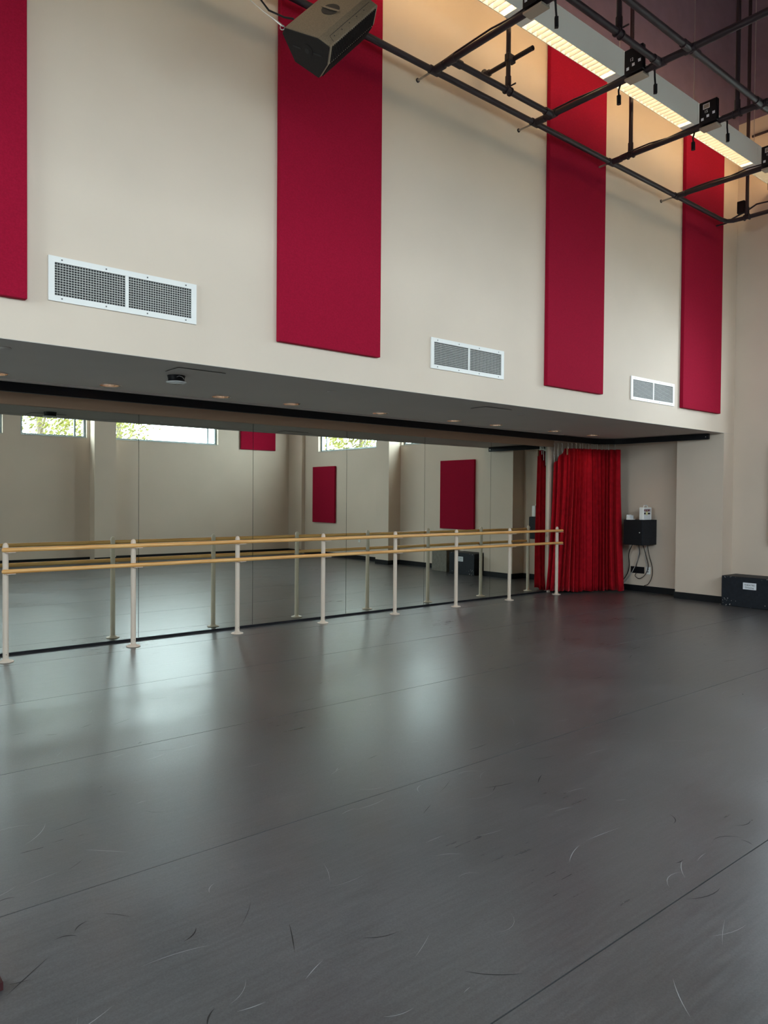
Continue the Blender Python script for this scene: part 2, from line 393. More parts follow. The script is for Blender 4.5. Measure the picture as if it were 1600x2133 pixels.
window('y', *RW[1], XR, 1, 'high window above the near red panel on the end wall')

window('y', *LW_ADDED[0], XL, -1, 'high window in the left end wall')

# ------------------------------------------------------------------ outdoors: ground and trees seen through the windows
struct(MB().box(-30, 45, -40, 30, -.5, -.145), 'ground', 'ground', label='pale open ground outside')
def tree(x, y, h, r, n, seed, lab):
    rnd = random.Random(seed); t = thing('tree', lab, 'tree', (x, y, -.145), 'trees outside the windows')
    mbx = MB().tube([(x, y, -.145), (x+.1, y, h*.35), (x-.05, y+.1, h*.62), (x+.05, y, h*.9)], [.17, .13, .09, .03], 8)
    for k in range(8):
        a = rnd.uniform(0, 6.28); z = h*rnd.uniform(.35, .7); l = r*rnd.uniform(.5, .9)
        mbx.tube([(x, y, z), (x+l*.5*math.cos(a), y+l*.5*math.sin(a), z+l*.35), (x+l*math.cos(a), y+l*math.sin(a), z+l*.5)], [.05, .035, .012], 6)
    build(mbx, 'trunk', 'bark', t)
    lf = MB(); cl = []
    for k in range(60):
        u = rnd.gauss(0, .45), rnd.gauss(0, .45), rnd.gauss(0, .38); cl.append((x+u[0]*r, y+u[1]*r, h*.62+u[2]*r*1.2))
    for k in range(n):
        c = rnd.choice(cl); p = Vector(c)+Vector((rnd.gauss(0, .28), rnd.gauss(0, .28), rnd.gauss(0, .22)))
        q = Vector((rnd.gauss(0, 1), rnd.gauss(0, 1), rnd.gauss(0, 1))).normalized(); s = q.orthogonal().normalized(); w = q.cross(s); L = rnd.uniform(.05, .10)
        lf.add([p-s*L, p+w*L*.45+q*L*.15, p+s*L, p-w*L*.45+q*L*.15], [(0, 1, 2, 3)])
    o = build(lf, 'foliage', 'leaf', t); o['kind'] = 'stuff'
tree(6.4, -8.4, 6.6, 2.2, 3600, 1, 'yellow-green leafy tree behind the window left of the pilaster')
tree(10.3, -12.5, 7.0, 1.6, 2200, 2, 'yellow-green leafy tree behind the wide window, at its left end')
tree(15.9, -4.5, 7.0, 2.0, 4600, 3, 'dense yellow-green tree behind the far window of the end wall')

# ------------------------------------------------------------------ mirror
XM = [-1.08]+[0.353+1.4330*i for i in range(8)]     # seams 1.43 m apart
XM[-1] = 10.385
mir = thing('wall_mirror_panels', 'long frameless mirror of tall panes along the alcove wall', 'mirror', (6, YM, 0))
rnd = random.Random(5)
for i in range(8):
    mbp = MB().box(XM[i]+.0025, XM[i+1]-.0025, YM, YM+.006, .028, 2.50)
    build(mbp, 'mirror_pane', 'mirror', mir)
for x in XM[1:-1]: build(MB().box(x-.006, x+.006, YM+.0062, YM+.0085, .028, 2.50), 'seam_strip', 'black', mir)
mbp = MB().box(XM[0], 10.385, YM-.008, YM+.011, .004, .026); build(mbp, 'bottom_channel', 'black', mir)
mbp = MB().box(10.387, 10.45, YM-.035, YM+.011, 0.001, 2.50); build(mbp, 'end_trim', 'trim', mir); skew(mir)

# ------------------------------------------------------------------ ballet barre
XP = [1.799, 3.04, 4.275, 5.492, 6.695, 7.88, 9.066, 10.263]; YB = 7.742
barre = thing('ballet_barre', 'double wooden ballet barre on pale floor posts before the mirror', 'barre', (6, YB, 0))
def post(x):
    p = MB().cyl((x, YB, .012), (x, YB, 1.10), .0265, 18)
    p.lathe([(.0265, 1.10), (.026, 1.115), (.020, 1.133), (.010, 1.142), (.0004, 1.145)], 18, (x, YB, 0))
    o = build(p, 'post', 'post', barre)
    fl = MB().lathe([(.0005, .001), (.072, .001), (.072, .009), (.066, .013), (.036, .014), (.032, .03), (.0265, .03)], 24, (x, YB, 0))
    build(fl, 'floor_flange', 'post', o)
    sc = MB().cyl((x+.0, YB-.028, .075), (x, YB-.0262, .075), .004, 8); build(sc, 'set_screw', 'screw', o)
    for z in (1.078, .872):
        br = MB().box(x-.004, x+.075, YB-.075, YB-.022, z-.026, z-.021).box(x-.012, x+.012, YB-.05, YB-.022, z-.030, z-.012)
        build(br, 'rail_saddle', 'post', o)
for x in XP: post(x)
for z in (1.078, .872):
    rl = MB()
    for i in range(1): rl.tube([(1.755, YB-.052, z), (1.765, YB-.052, z), (10.335, YB-.052, z), (10.35, YB-.052, z)], [.012, .021, .021, .014], 16)
    build(rl, 'upper_rail' if z > 1 else 'lower_rail', 'wood', barre)
skew(barre)

# ------------------------------------------------------------------ red acoustic panels
def panel(x0, x1, y0, y1, z0, z1, lab, grp):
    o = build(MB().box(x0, x1, y0, y1, z0, z1), 'acoustic_panel', 'red', None, bevel=.006, seg=2)
    return tag(o, lab, 'acoustic panel', grp)
G1 = 'tall red panels on the upper wall'
PX = [(.27, 1.40), (3.392, 4.508), (7.03, 8.157), (10.13, 11.265)]
for (a, b), lab in zip(PX, ['tall crimson fabric panel cut by the left edge of the picture', 'tall crimson fabric panel behind the hanging loudspeaker', 'tall crimson fabric panel between the two right-hand vents', 'tall crimson fabric panel nearest the room corner']):
    panel(a, b, YF-.055, YF-.002, 2.928, 7.2, lab, G1)
G2 = 'red panels seen in the mirror'
panel(XR-.055, XR-.002, 3.87, 4.93, .925, 2.452, 'crimson fabric panel low on the end wall, above the black crates', G2)
panel(XR-.055, XR-.002, -1.33, -.26, .915, 2.455, 'crimson fabric panel low on the end wall, in the far corner', G2)
panel(10.13, 11.24, YO+.002, YO+.055, 2.933, 7.2, 'crimson fabric panel high on the wall facing the mirror', G2)

# ------------------------------------------------------------------ supply air grilles
def grille(x0, z0, lab):
    W, Hh = 1.107, .312; x1, z1 = x0+W, z0+Hh; y = YF
    t = thing('air_grille', lab, 'vent', ((x0+x1)/2, y-.002, z0), 'air grilles on the upper wall')
    b = .042
    fr = MB().box(x0, x1, y-.016, y-.002, z0, z0+b).box(x0, x1, y-.016, y-.002, z1-b, z1).box(x0, x0+b, y-.016, y-.002, z0+b, z1-b).box(x1-b, x1, y-.016, y-.002, z0+b, z1-b)
    build(fr, 'frame', 'white_metal', t)
    xm = (x0+x1)/2
    build(MB().box(xm-.012, xm+.012, y-.015, y-.002, z0+b, z1-b), 'mullion', 'white_metal', t)
    build(MB().box(x0+b, x1-b, y-.004, y-.0022, z0+b, z1-b), 'backing', 'grille_dark', t)
    for (a0, a1) in ((x0+b, xm-.012), (xm+.012, x1-b)):
        c = MB(); n = 26; nz = 13
        for i in range(1, n): x = a0+(a1-a0)*i/n; c.box(x-.0012, x+.0012, y-.0075, y-.0042, z0+b, z1-b)
        for j in range(1, nz): z = z0+b+(z1-z0-2*b)*j/nz; c.box(a0, a1, y-.0125, y-.0078, z-.0017, z+.0017)
        o = build(c, 'blade_core', 'grille_blade', t); o['kind'] = 'stuff'
    for i in range(4):
        x = x0+.09+(W-.18)*i/3
        for z in (z0+b/2, z1-b/2): build(MB().cyl((x, y-.0175, z), (x, y-.0161, z), .006, 8), 'screw', 'screw', t)
grille(1.545, 2.958, 'white rectangular air grille nearest the left edge, largest of three')
grille(5.205, 2.918, 'white rectangular air grille between the second and third red panels')
grille(8.857, 2.934, 'white rectangular air grille between the third and fourth red panels')

# ------------------------------------------------------------------ soffit fittings
def downlight(x, lab, y=7.12):
    t = thing('downlight', lab, 'downlight', (x, y, ZS), 'recessed downlights in the soffit')
    build(MB().lathe([(.106, -.0045), (.106, -.008), (.096, -.009), (.094, -.0045)], 28, (x, y, ZS)), 'trim_ring', 'chrome_ring', t)
    build(MB().lathe([(.0935, -.0075), (.080, .045), (.050, .085), (.0005, .09)], 28, (x, y, ZS)), 'reflector', 'copper', t)
    build(MB().sphere((x, y, ZS+.045), .026, 14, 8, (1, 1, 1.2)), 'lamp', 'lamp_glow', t)
DL = [1.575, 2.559, 3.721, 4.60, 5.898, 7.186, 8.035, 9.375, 10.389]
cuts = MB()
for i, x in enumerate(DL):
    downlight(x, ['copper recessed downlight at the left picture edge', 'copper recessed downlight left of the ceiling sensor', 'copper recessed downlight just right of the ceiling sensor', 'copper recessed downlight, fourth from the left', 'copper recessed downlight in the middle of the row', 'recessed downlight, sixth from the left', 'recessed downlight, third from the right', 'recessed downlight, second from the right', 'recessed downlight above the red curtain'][i])
# round openings in the soffit for the downlights
cutm = []
for x in DL:
    cu = build(MB().lathe([(.0005, -.05), (.0945, -.05), (.0945, .2), (.0005, .2)], 28, (x, 7.12, ZS)), 'cut', None); cutm.append(cu)
bpy.context.view_layer.update()
bm = bmesh.new()
for c in cutm:
    tmp = c.data.copy(); tmp.transform(c.matrix_world); bm.from_mesh(tmp)
bmesh.ops.remove_doubles(bm, verts=bm.verts, dist=1e-3)
bmesh.ops.recalc_face_normals(bm, faces=bm.faces)
cme = bpy.data.meshes.new('cut_all'); bm.to_mesh(cme); bm.free(); cob = bpy.data.objects.new('cut_all', cme); COL.objects.link(cob)
md = soffit.modifiers.new('holes', 'BOOLEAN'); md.operation = 'DIFFERENCE'; md.object = cob; md.solver = 'EXACT'
bpy.context.view_layer.update()
dg = bpy.context.evaluated_depsgraph_get(); nm = bpy.data.meshes.new_from_object(soffit.evaluated_get(dg))
soffit.modifiers.clear(); soffit.data = nm
for c in cutm+[cob]: bpy.data.objects.remove(c)

# hatch outline, sensor, sprinkler covers
def hatch(x0, x1, y0, y1, lab):
    g = MB(); w = .004
    g.box(x0, x1, y0, y0+w, ZS-.006, ZS-.0042).box(x0, x1, y1-w, y1, ZS-.006, ZS-.0042).box(x0, x0+w, y0, y1, ZS-.006, ZS-.0042).box(x1-w, x1, y0, y1, ZS-.006, ZS-.0042)
    t = thing('access_hatch', lab, 'hatch', ((x0+x1)/2, (y0+y1)/2, ZS), None)
    build(MB().box(x0+w, x1-w, y0+w, y1-w, ZS-.0075, ZS-.0042), 'hatch_door', 'soffit', t)
    build(g, 'joint', 'dark_scuff', t)
hatch(2.62, 3.05, 5.745, 6.0, 'flush grey access hatch in the soffit beside the ceiling sensor')
hatch(6.35, 6.80, 5.78, 6.02, 'flush grey access hatch in the soffit near the middle downlights')
sx, syy = 2.80, 6.18
t = thing('ceiling_sensor', 'black round ceiling sensor with pale dish under the soffit', 'sensor', (sx, syy, ZS))
build(MB().lathe([(.078, -.0002), (.070, -.03), (.072, -.05), (.0005, -.05)], 24, (sx, syy, ZS)), 'body', 'black', t)
build(MB().lathe([(.072, -.0505), (.088, -.054), (.088, -.061), (.055, -.069), (.0005, -.071)], 24, (sx, syy, ZS)), 'dish', 'lens', t)
build(MB().tube([(sx-.03, syy-.076, ZS-.022), (sx-.01, syy-.081, ZS-.012), (sx+.02, syy-.079, ZS-.018), (sx+.04, syy-.071, ZS-.034)], .003, 6), 'wire', 'cable_grey', t)
for x, y, lab in ((1.35, 5.85, 'small grey sprinkler cover at the left picture edge'), (4.36, 6.02, 'small grey sprinkler cover in the middle of the soffit'), (7.27, 6.03, 'small grey sprinkler cover at the right of the soffit')):
    o = build(MB().lathe([(.0005, -.001), (.045, -.001), (.045, -.006), (.040, -.010), (.0005, -.011)], 22, (x, y, ZS-.0001)), 'sprinkler_cover', 'soffit'); tag(o, lab, 'sprinkler cover', 'sprinkler covers in the soffit')

# ------------------------------------------------------------------ curtain track and curtain
TX, TY, TR = 11.42, 7.55, .45
arc = [(TX-TR+TR*math.sin(a), TY-TR+TR*math.cos(a)) for a in [math.pi/2*i/14 for i in range(15)]]
path = [(-1.5, TY)]+arc+[(TX, 5.70)]
def ribbon(pts, w, z0, z1):
    g = MB(); n = len(pts); P = [Vector((p[0], p[1], 0)) for p in pts]; L = []; Rr = []
    for i in range(n):
        tt = (P[min(i+1, n-1)]-P[max(i-1, 0)]).normalized(); nn = Vector((-tt.y, tt.x, 0)); L.append(P[i]+nn*w/2); Rr.append(P[i]-nn*w/2)
    vs = [(p.x, p.y, z0) for p in L]+[(p.x, p.y, z0) for p in Rr]+[(p.x, p.y, z1) for p in L]+[(p.x, p.y, z1) for p in Rr]
    fs = []
    for i in range(n-1):
        fs += [(i, i+1, n+i+1, n+i), (2*n+i, 3*n+i, 3*n+i+1, 2*n+i+1), (i, 2*n+i, 2*n+i+1, i+1), (n+i, n+i+1, 3*n+i+1, 3*n+i)]
    fs += [(0, n, 3*n, 2*n), (n-1, 3*n-1, 4*n-1, 2*n-1)]
    return g.add(vs, fs)
tr = thing('curtain_track', 'black curved curtain track under the soffit', 'curtain track', (6, TY, 2.56))
build(ribbon(path, .05, 2.562, ZS-.0045), 'rail', 'black', tr)
build(MB().cyl((TX-.0262, 5.74, 2.60), (TX-.0252, 5.74, 2.60), .007, 10), 'end_bolt', 'steel', tr)

def along(pts, s):
    d = [0]
    for i in range(len(pts)-1): d.append(d[-1]+math.dist(pts[i], pts[i+1]))
    s *= d[-1]
    for i in range(len(pts)-1):
        if s <= d[i+1] or i == len(pts)-2:
            k = (s-d[i])/(d[i+1]-d[i]); return (pts[i][0]+(pts[i+1][0]-pts[i][0])*k, pts[i][1]+(pts[i+1][1]-pts[i][1])*k)
cpath = [(10.44, 7.94), (10.47, 7.84), (10.55, 7.72), (10.66, 7.62), (10.80, 7.56)]+[(TX-TR+TR*math.sin(a), TY-TR+TR*math.cos(a)) for a in [math.pi/2*i/40 for i in range(0, 32)]]
cur = thing('stage_curtain', 'red velvet curtain bunched in the alcove corner, hung from the track', 'curtain', (10.6, 7.4, .03))
rnd = random.Random(11); NF = 18
ph = [0]; 
for i in range(NF): ph.append(ph[-1]+rnd.uniform(.5, 1.7))
ph = [p/ph[-1] for p in ph]; amp = [rnd.uniform(.6, 1.35) for _ in range(NF+1)]; drift = [rnd.uniform(-.012, .012) for _ in range(NF+1)]
def foldf(s, zf):
    import bisect
    s = min(max(s, 0), .99999); i = bisect.bisect_right(ph, s)-1; k = (s-ph[i])/(ph[i+1]-ph[i])
    return (abs(math.sin(math.pi*k))**.62*2*amp[i]-1.2), math.sin(2*math.pi*k+.6*zf), i
NS, NZ = 380, 22; Z0, Z1 = .03, 2.47
vs = []
for j in range(NZ+1):
    zf = j/NZ; z = Z1+(Z0-Z1)*zf
    for i in range(NS+1):
        s = i/NS; base_s = s
        sh = .016*math.sin(11*s+2.6*zf)*zf
        p = along(cpath, min(max(s+sh, 0), 1)); q = along(cpath, min(s+.01, 1)); q0 = along(cpath, max(s-.01, 0))
        tx, ty = q[0]-q0[0], q[1]-q0[1]; l = math.hypot(tx, ty); nx, ny = ty/l, -tx/l
        a, b, fi = foldf(s, zf)
        A = (.050+.030*min(1, zf*1.5))*a*(1+.1*zf)+.006*math.sin(140*s+2.5*zf)
        lat = (.35*b*.03)
        flare = (s-.5)*(.22 if s < .5 else .14)*zf**1.6
        hemz = z+(.010*math.sin(31*s) if j == NZ else 0)
        if j <= 1 and s < .16: hemz -= (.16-s)/.16*.30*(1 if j == 0 else .6)
        elif s < .16: hemz = min(hemz, Z1-.30*(.16-s)/.16-.02*j) if hemz > Z1-.30*(.16-s)/.16-.02*j else hemz
        vs.append((p[0]+nx*A+tx/l*(lat+flare), p[1]+ny*A+ty/l*(lat+flare), max(hemz, .012)))
fs = [(j*(NS+1)+i, j*(NS+1)+i+1, (j+1)*(NS+1)+i+1, (j+1)*(NS+1)+i) for j in range(NZ) for i in range(NS)]
co = build(MB().add(vs, fs, True), 'fabric', 'velvet', cur)
sd = co.modifiers.new('thickness', 'SOLIDIFY'); sd.thickness = .004; sd.offset = 0
for i in range(NF):
    s = ph[i]+.01; p = along(cpath, s); drop = .30*max(0, (.16-s)/.16)
    c = MB().tube([(p[0], p[1], 2.5605), (p[0]+.006, p[1]-.006, 2.54), (p[0], p[1], 2.51-drop*.5), (p[0]+.004, p[1]-.004, 2.462-drop)], .0032, 6)
    c.sphere((p[0], p[1], 2.550), .009, 8, 5)
    build(c, 'carrier_hook', 'steel', cur)

o = build(MB().box(10.465, 10.56, YM-.10, YM-.05, 0, .29), 'speaker_case', 'black', bevel=.006); tag(o, 'small black case on the floor behind the last barre post', 'case')
# small wooden tag and brown block by the curtain head
o = build(MB().box(10.50, 10.53, 7.70, 7.715, 2.36, 2.47), 'curtain_tag', 'wood_joint', bevel=.002); tag(o, 'small brown tag hanging at the top left of the curtain', 'tag')

# ------------------------------------------------------------------ wall box, first aid kit, sockets, cables
bx0, bx1, by0, by1, bz0, bz1 = 11.36, XR-.001, 6.80, 7.15, .835, 1.262
t = thing('equipment_cabinet', 'black wall-mounted equipment cabinet beside the red curtain', 'cabinet', ((bx0+bx1)/2, (by0+by1)/2, bz0))
build(MB().box(bx0+.02, bx1, by0, by1, bz0, bz1), 'body', 'box_black', t, bevel=.004)
build(MB().box(bx0, bx0+.018, by0+.006, by1-.006, bz0+.006, bz1-.006), 'door', 'black', t, bevel=.003)
build(MB().cyl((bx0-.012, by0+.04, 1.05), (bx0, by0+.04, 1.05), .008, 10), 'lock', 'steel', t)
kx0, kx1, ky0, ky1 = 11.43, 11.69, 6.815, 6.90
t = thing('first_aid_kit', 'white first aid kit with carry handle standing on the black cabinet', 'first aid kit', ((kx0+kx1)/2, 6.86, bz1))
build(MB().box(kx0, kx1, ky0, ky1, bz1, bz1+.215), 'case', 'plastic_white', t, bevel=.012, seg=2)
kxm = (kx0+kx1)/2
build(MB().tube([(kxm-.06, 6.857, bz1+.21), (kxm-.058, 6.857, bz1+.237), (kxm-.04, 6.857, bz1+.246), (kxm+.04, 6.857, bz1+.246), (kxm+.058, 6.857, bz1+.237), (kxm+.06, 6.857, bz1+.21)], .008, 8), 'handle', 'plastic_white', t)
lb = build(MB().box(kx0+.012, kx1-.045, ky0-.002, ky0-.0003, bz1+.01, bz1+.19), 'label_sheet', 'paper', t)
build(MB().box(kx0+.014, kx1-.047, ky0-.003, ky0-.0021, bz1+.145, bz1+.182), 'red_banner', 'kit_red', lb)
RX = Matrix.Rotation(math.pi/2, 4, 'X'); I4 = Matrix.Identity(4)
text_part('FIRST AID', .026, (kxm-.045, ky0-.0035, bz1+.163), RX, I4, 'banner_text', 'paper', lb, .0004)
cxk = kx1-.066
build(MB().box(cxk-.013, cxk+.013, ky0-.0040, ky0-.0032, bz1+.159, bz1+.168).box(cxk-.0045, cxk+.0045, ky0-.0040, ky0-.0032, bz1+.149, bz1+.178), 'white_cross', 'paper', lb)
pc = MB()
for (a, b, c, d) in ((.016, .062, .095, .128), (.13, .20, .095, .124)): pc.box(kx0+a, kx0+b, ky0-.003, ky0-.0021, bz1+c, bz1+d)
build(pc, 'printed_pictures', 'ink', lb)
tx = MB()
for col_ in range(3):
    for r_ in range(7): tx.box(kx0+.02+col_*.064, kx0+.07+col_*.064-(.012 if r_ % 3 == 2 else 0), ky0-.0028, ky0-.0021, bz1+.02+r_*.0095, bz1+.0225+r_*.0095)
build(tx, 'printed_lines', 'cable_grey', lb)
build(MB().box(kx0+.066, kx0+.126, ky0-.0048, ky0-.0041, bz1+.085, bz1+.145), 'sticky_note', 'note', lb)
t = thing('card_holder', 'small clear card holder with cards left of the first aid kit', 'card holder', (11.42, 7.08, bz1))
build(MB().box(11.385, 11.52, 7.03, 7.11, bz1, bz1+.012).box(11.385, 11.52, 7.10, 7.11, bz1+.012, bz1+.085).box(11.385, 11.39, 7.03, 7.10, bz1+.012, bz1+.04), 'holder', 'plastic_white', t)
build(MB().box(11.395, 11.515, 7.055, 7.098, bz1+.0125, bz1+.075), 'card_stack', 'paper', t)
def plate(y0, y1, z0, z1, m1, lab, dark):
    t = thing('socket_plate', lab, 'socket', (XR-.004, (y0+y1)/2, z0))
    build(MB().box(XR-.014, XR-.0005, y0, y1, z0, z1), 'plate', m1, t, bevel=.002)
    n = 3 if dark else 1
    for i in range(n):
        yy = y0+(y1-y0)*(i+.5)/n
        for zz in ((z0+z1)/2-.02, (z0+z1)/2+.022): build(MB().cyl((XR-.019, yy, zz), (XR-.0141, yy, zz), .014, 12), 'socket', 'black' if dark else 'cable_grey', t)
plate(7.02, 7.28, .315, .43, 'black', 'wide black connector plate under the equipment cabinet', True)
plate(6.90, 6.985, .31, .44, 'plastic_white', 'white power socket to the right of the black connector plate', False)
plate(.755, .84, .45, .57, 'plastic_white', 'white wall socket low on the end wall below its far window', False)
def cord(name, pts, r, m1, lab):
    P = [Vector(p) for p in pts]; out = []
    for i in range(len(P)-1):
        p0, p1, p2, p3 = P[max(i-1, 0)], P[i], P[i+1], P[min(i+2, len(P)-1)]
        for k in range(6):
            u = k/6; out.append(.5*((2*p1)+(-p0+p2)*u+(2*p0-5*p1+4*p2-p3)*u*u+(-p0+3*p1-3*p2+p3)*u**3))
    out.append(P[-1])
    o = build(MB().tube(out, r, 7), name, m1); return tag(o, lab, 'cable', 'cables under the equipment cabinet')
xw = XR-.03
cord('power_cable', [(11.62, 7.13, bz0-.006), (xw-.05, 7.28, .65), (xw, 7.30, .42), (xw, 7.36, .25), (xw-.02, 7.5, .08), (xw-.02, 7.62, .012)], .007, 'cable', 'black cable falling to the floor beside the curtain hem')
cord('power_cable', [(11.62, 7.06, bz0-.006), (xw-.05, 7.08, .70), (xw, 7.18, .45), (xw, 7.33, .20), (xw-.03, 7.46, .06), (xw-.05, 7.56, .012)], .006, 'cable_grey', 'grey cable slanting down to the floor beside the curtain hem')
cord('power_cable', [(11.60, 7.00, bz0-.006), (xw-.03, 7.08, .68), (xw, 7.15, .50), (xw-.005, 7.17, .39)], .006, 'cable', 'short black cable dropping to the connector plate')
cord('power_cable', [(11.62, 6.93, bz0-.006), (xw-.02, 6.96, .62), (xw, 6.93, .45), (xw-.02, 6.98, .30), (xw-.03, 7.08, .23), (xw-.02, 7.17, .27), (xw-.005, 7.13, .36)], .006, 'cable', 'black cable looping under the connector plate')
cord('power_cable', [(11.64, 6.86, bz0-.006), (xw-.02, 6.90, .62), (xw, 6.86, .45), (xw-.01, 6.855, .28), (xw-.01, 6.92, .15), (xw-.02, 6.99, .115)], .006, 'cable', 'black cable bowing out right of the white socket')
cord('power_cable', [(11.70, 6.90, bz0-.006), (xw-.02, 6.98, .60), (xw, 6.95, .44), (xw-.005, 6.945, .39)], .006, 'cable_grey', 'grey cable running straight down to the white socket')

# ------------------------------------------------------------------ crates on the floor by the end wall
cx0, cy0, cy1, cz = 11.31, 4.67, 5.41, .455
t = thing('storage_crate', 'black painted plywood crate with white label by the end wall', 'crate', ((cx0+XR)/2, (cy0+cy1)/2, 0))
build(MB().box(cx0, XR-.06, cy0, cy1, .001, cz), 'box', 'box_black', t, bevel=.006)
lb = build(MB().box(cx0-.0022, cx0-.0004, 4.89, 5.085, .275, .375), 'label', 'paper', t)
RZ = Matrix.Rotation(-math.pi/2, 4, 'Z')
text_part('THEATRE', .036, (cx0-.0028, 4.99, .340), RX, RZ, 'label_text', 'ink', lb, .0004)
text_part('Directing', .034, (cx0-.0028, 4.99, .303), RX, RZ, 'label_text', 'ink', lb, .0004)
rnd = random.Random(9); sp = MB()
for _ in range(26):
    y = rnd.choice([rnd.uniform(5.25, 5.43), rnd.uniform(cy0+.02, cy1-.02)]); z = rnd.choice([rnd.uniform(.02, .2), rnd.uniform(.005, .02), rnd.uniform(.43, .45)]); s = rnd.uniform(.002, .006)
    sp.box(cx0-.0012, cx0-.0003, y-s, y+s, z-s*.8, z+s*.8)
o = build(sp, 'paint_chips', 'speck', t); o['kind'] = 'stuff'
t = thing('storage_crate', 'grey-brown worn plywood crate next to the black labelled one', 'crate', (11.6, 4.23, 0))
build(MB().box(11.42, XR-.03, 4.0, 4.47, .001, .46), 'box', 'box_grey', t, bevel=.006)
build(MB().box(11.41, XR-.03, 4.0, 4.47, .4605, .474), 'lid', 'box_grey', t, bevel=.003)

# ------------------------------------------------------------------ pipe grid
ZP, RP = 5.73, .030
PXS = [5.02, 6.55, 8.02, 9.57]; YW = 5.285
grid = thing('pipe_grid', 'dark plum steel pipe lighting grid hung below the ceiling', 'pipe grid', (8, 3.5, ZP))
def gp(p, q, name='pipe', r=RP, m1='pipe', par=None): return build(MB().cyl(p, q, r, 14), name, m1, par or grid)
YE = -.6
PC = []
main = build(MB().tube([(1.2, YW, ZP), (10.85, YW, ZP), (10.98, YW-.02, ZP), (11.035, YW-.09, ZP), (11.05, YW-.22, ZP), (11.05, YE, ZP)], RP, 14), 'perimeter_pipe', 'pipe', grid)
for x in PXS: PC.append(gp((x, YW, ZP), (x, YE, ZP), 'cross_pipe'))
gp((5.02, 5.05, ZP), (6.55, 5.05, ZP), 'short_pipe')
gp((3.5, 3.80, ZP), (6.55, 3.80, ZP), 'short_pipe')
gp((3.5, 3.50, ZP), (11.05, 3.50, ZP), 'long_pipe')
def collar(p, axis):
    d = Vector({'x': (1, 0, 0), 'y': (0, 1, 0), 'z': (0, 0, 1)}[axis]); p = Vector(p)
    build(MB().cyl(p-d*.055, p+d*.055, RP*1.28, 14), 'pipe_collar', 'pipe', grid)
for x in PXS:
    collar((x, YW, ZP), 'x'); collar((x, YW-.085, ZP), 'y')
collar((5.02, 5.05, ZP), 'y'); collar((5.095, 5.05, ZP), 'x'); collar((6.55, 5.05, ZP), 'y'); collar((6.48, 5.05, ZP), 'x')
collar((6.55, 3.80, ZP), 'y'); collar((6.48, 3.8, ZP), 'x')
for x in PXS[1:3]: collar((x, 3.5, ZP), 'y'); collar((x-.075, 3.5, ZP), 'x'); collar((x+.075, 3.5, ZP), 'x')
# stand-off rods to the wall
for x in PXS+[11.05]:
    r_ = build(MB().cyl((x-.02, YW, ZP-.01), (x-.02, YF-(.058 if any(a-.05 < x < b+.05 for a, b in PX) else .001), ZP-.01), .011, 10), 'standoff_rod', 'pipe_light' if x < 11 else 'pipe', grid)
    if not any(a-.05 < x < b+.05 for a, b in PX): build(MB().cyl((x-.02, YF-.010, ZP-.01), (x-.02, YF-.001, ZP-.01), .022, 10), 'wall_plate', 'pipe', grid)
# hangers to the ceiling with split clamps
def hanger(x, y, name='hanger_pipe', r=.024, z0=ZP):
    h_ = build(MB().cyl((x, y, z0+.03), (x, y, ZC-.001), r, 12), name, 'pipe', grid)
    build(MB().cyl((x, y, z0+.03), (x, y, z0+.14), r*1.3, 12), 'hanger_socket', 'pipe', grid)
    return h_
for (x, y, ax) in ((5.83, 5.05, 'x'), (8.02, 5.02, 'y'), (5.86, 3.80, 'x'), (8.02, 3.75, 'y'), (11.05, 5.0, 'y'), (9.57, 3.55, 'y')):
    hanger(x, y)
    d = Vector((1, 0, 0)) if ax == 'x' else Vector((0, 1, 0)); p = Vector((x, y, ZP))
    for s in (-.035, .035): build(MB().cyl(p+d*s-d*.006, p+d*s+d*.006, RP*1.45, 14), 'clamp_ring', 'pipe', grid)
    build(MB().box(x-.02, x+.02, y-.02, y+.02, ZP+.025, ZP+.05), 'clamp_block', 'pipe', grid)
    e = Vector((0, -1, 0)) if ax == 'x' else Vector((1, 0, 0))
    build(MB().cyl(p+e*.04+Vector((0, 0, .035)), p+e*.10+Vector((0, 0, .035)), .008, 8), 'clamp_bolt', 'pipe', grid)
# cable bundles lying on the cross pipes
for i, x in enumerate(PXS):
    for k, (dx, dz, r_) in enumerate(((.018, .034, .011), (-.008, .044, .009))):
        pts = [(x+dx, YW-.12, ZP+.03)]+[(x+dx+.004*math.sin(3*j+k), YW-.3-j*.22, ZP+dz+(.018*math.sin(j*1.3+i) if 1 < j < 4 else 0)*(k == 1)) for j in range(5)]+[(x+dx, 4.12, ZP+dz)]
        build(MB().tube(pts, r_, 8), 'cable_bundle', 'pipe', PC[i])
    build(MB().tube([(x+.01, 3.92, ZP+.035)]+[(x+.01+.004*math.sin(j), 3.7-.4*j, ZP+.036) for j in range(10)], .011, 8), 'cable_bundle', 'pipe', PC[i])
build(MB().tube([(11.04, YW-.06, ZP+.03), (11.05, YW-.3, ZP+.10), (11.05, YW-.42, ZP+.15), (11.05, 4.5, ZP+.13), (11.05, 3.0, ZP+.12)], .012, 8), 'cable_bundle', 'pipe', grid)
build(MB().box(11.015, 11.085, 5.03, 5.13, ZP+.08, ZP+.25), 'junction_box', 'black', grid)

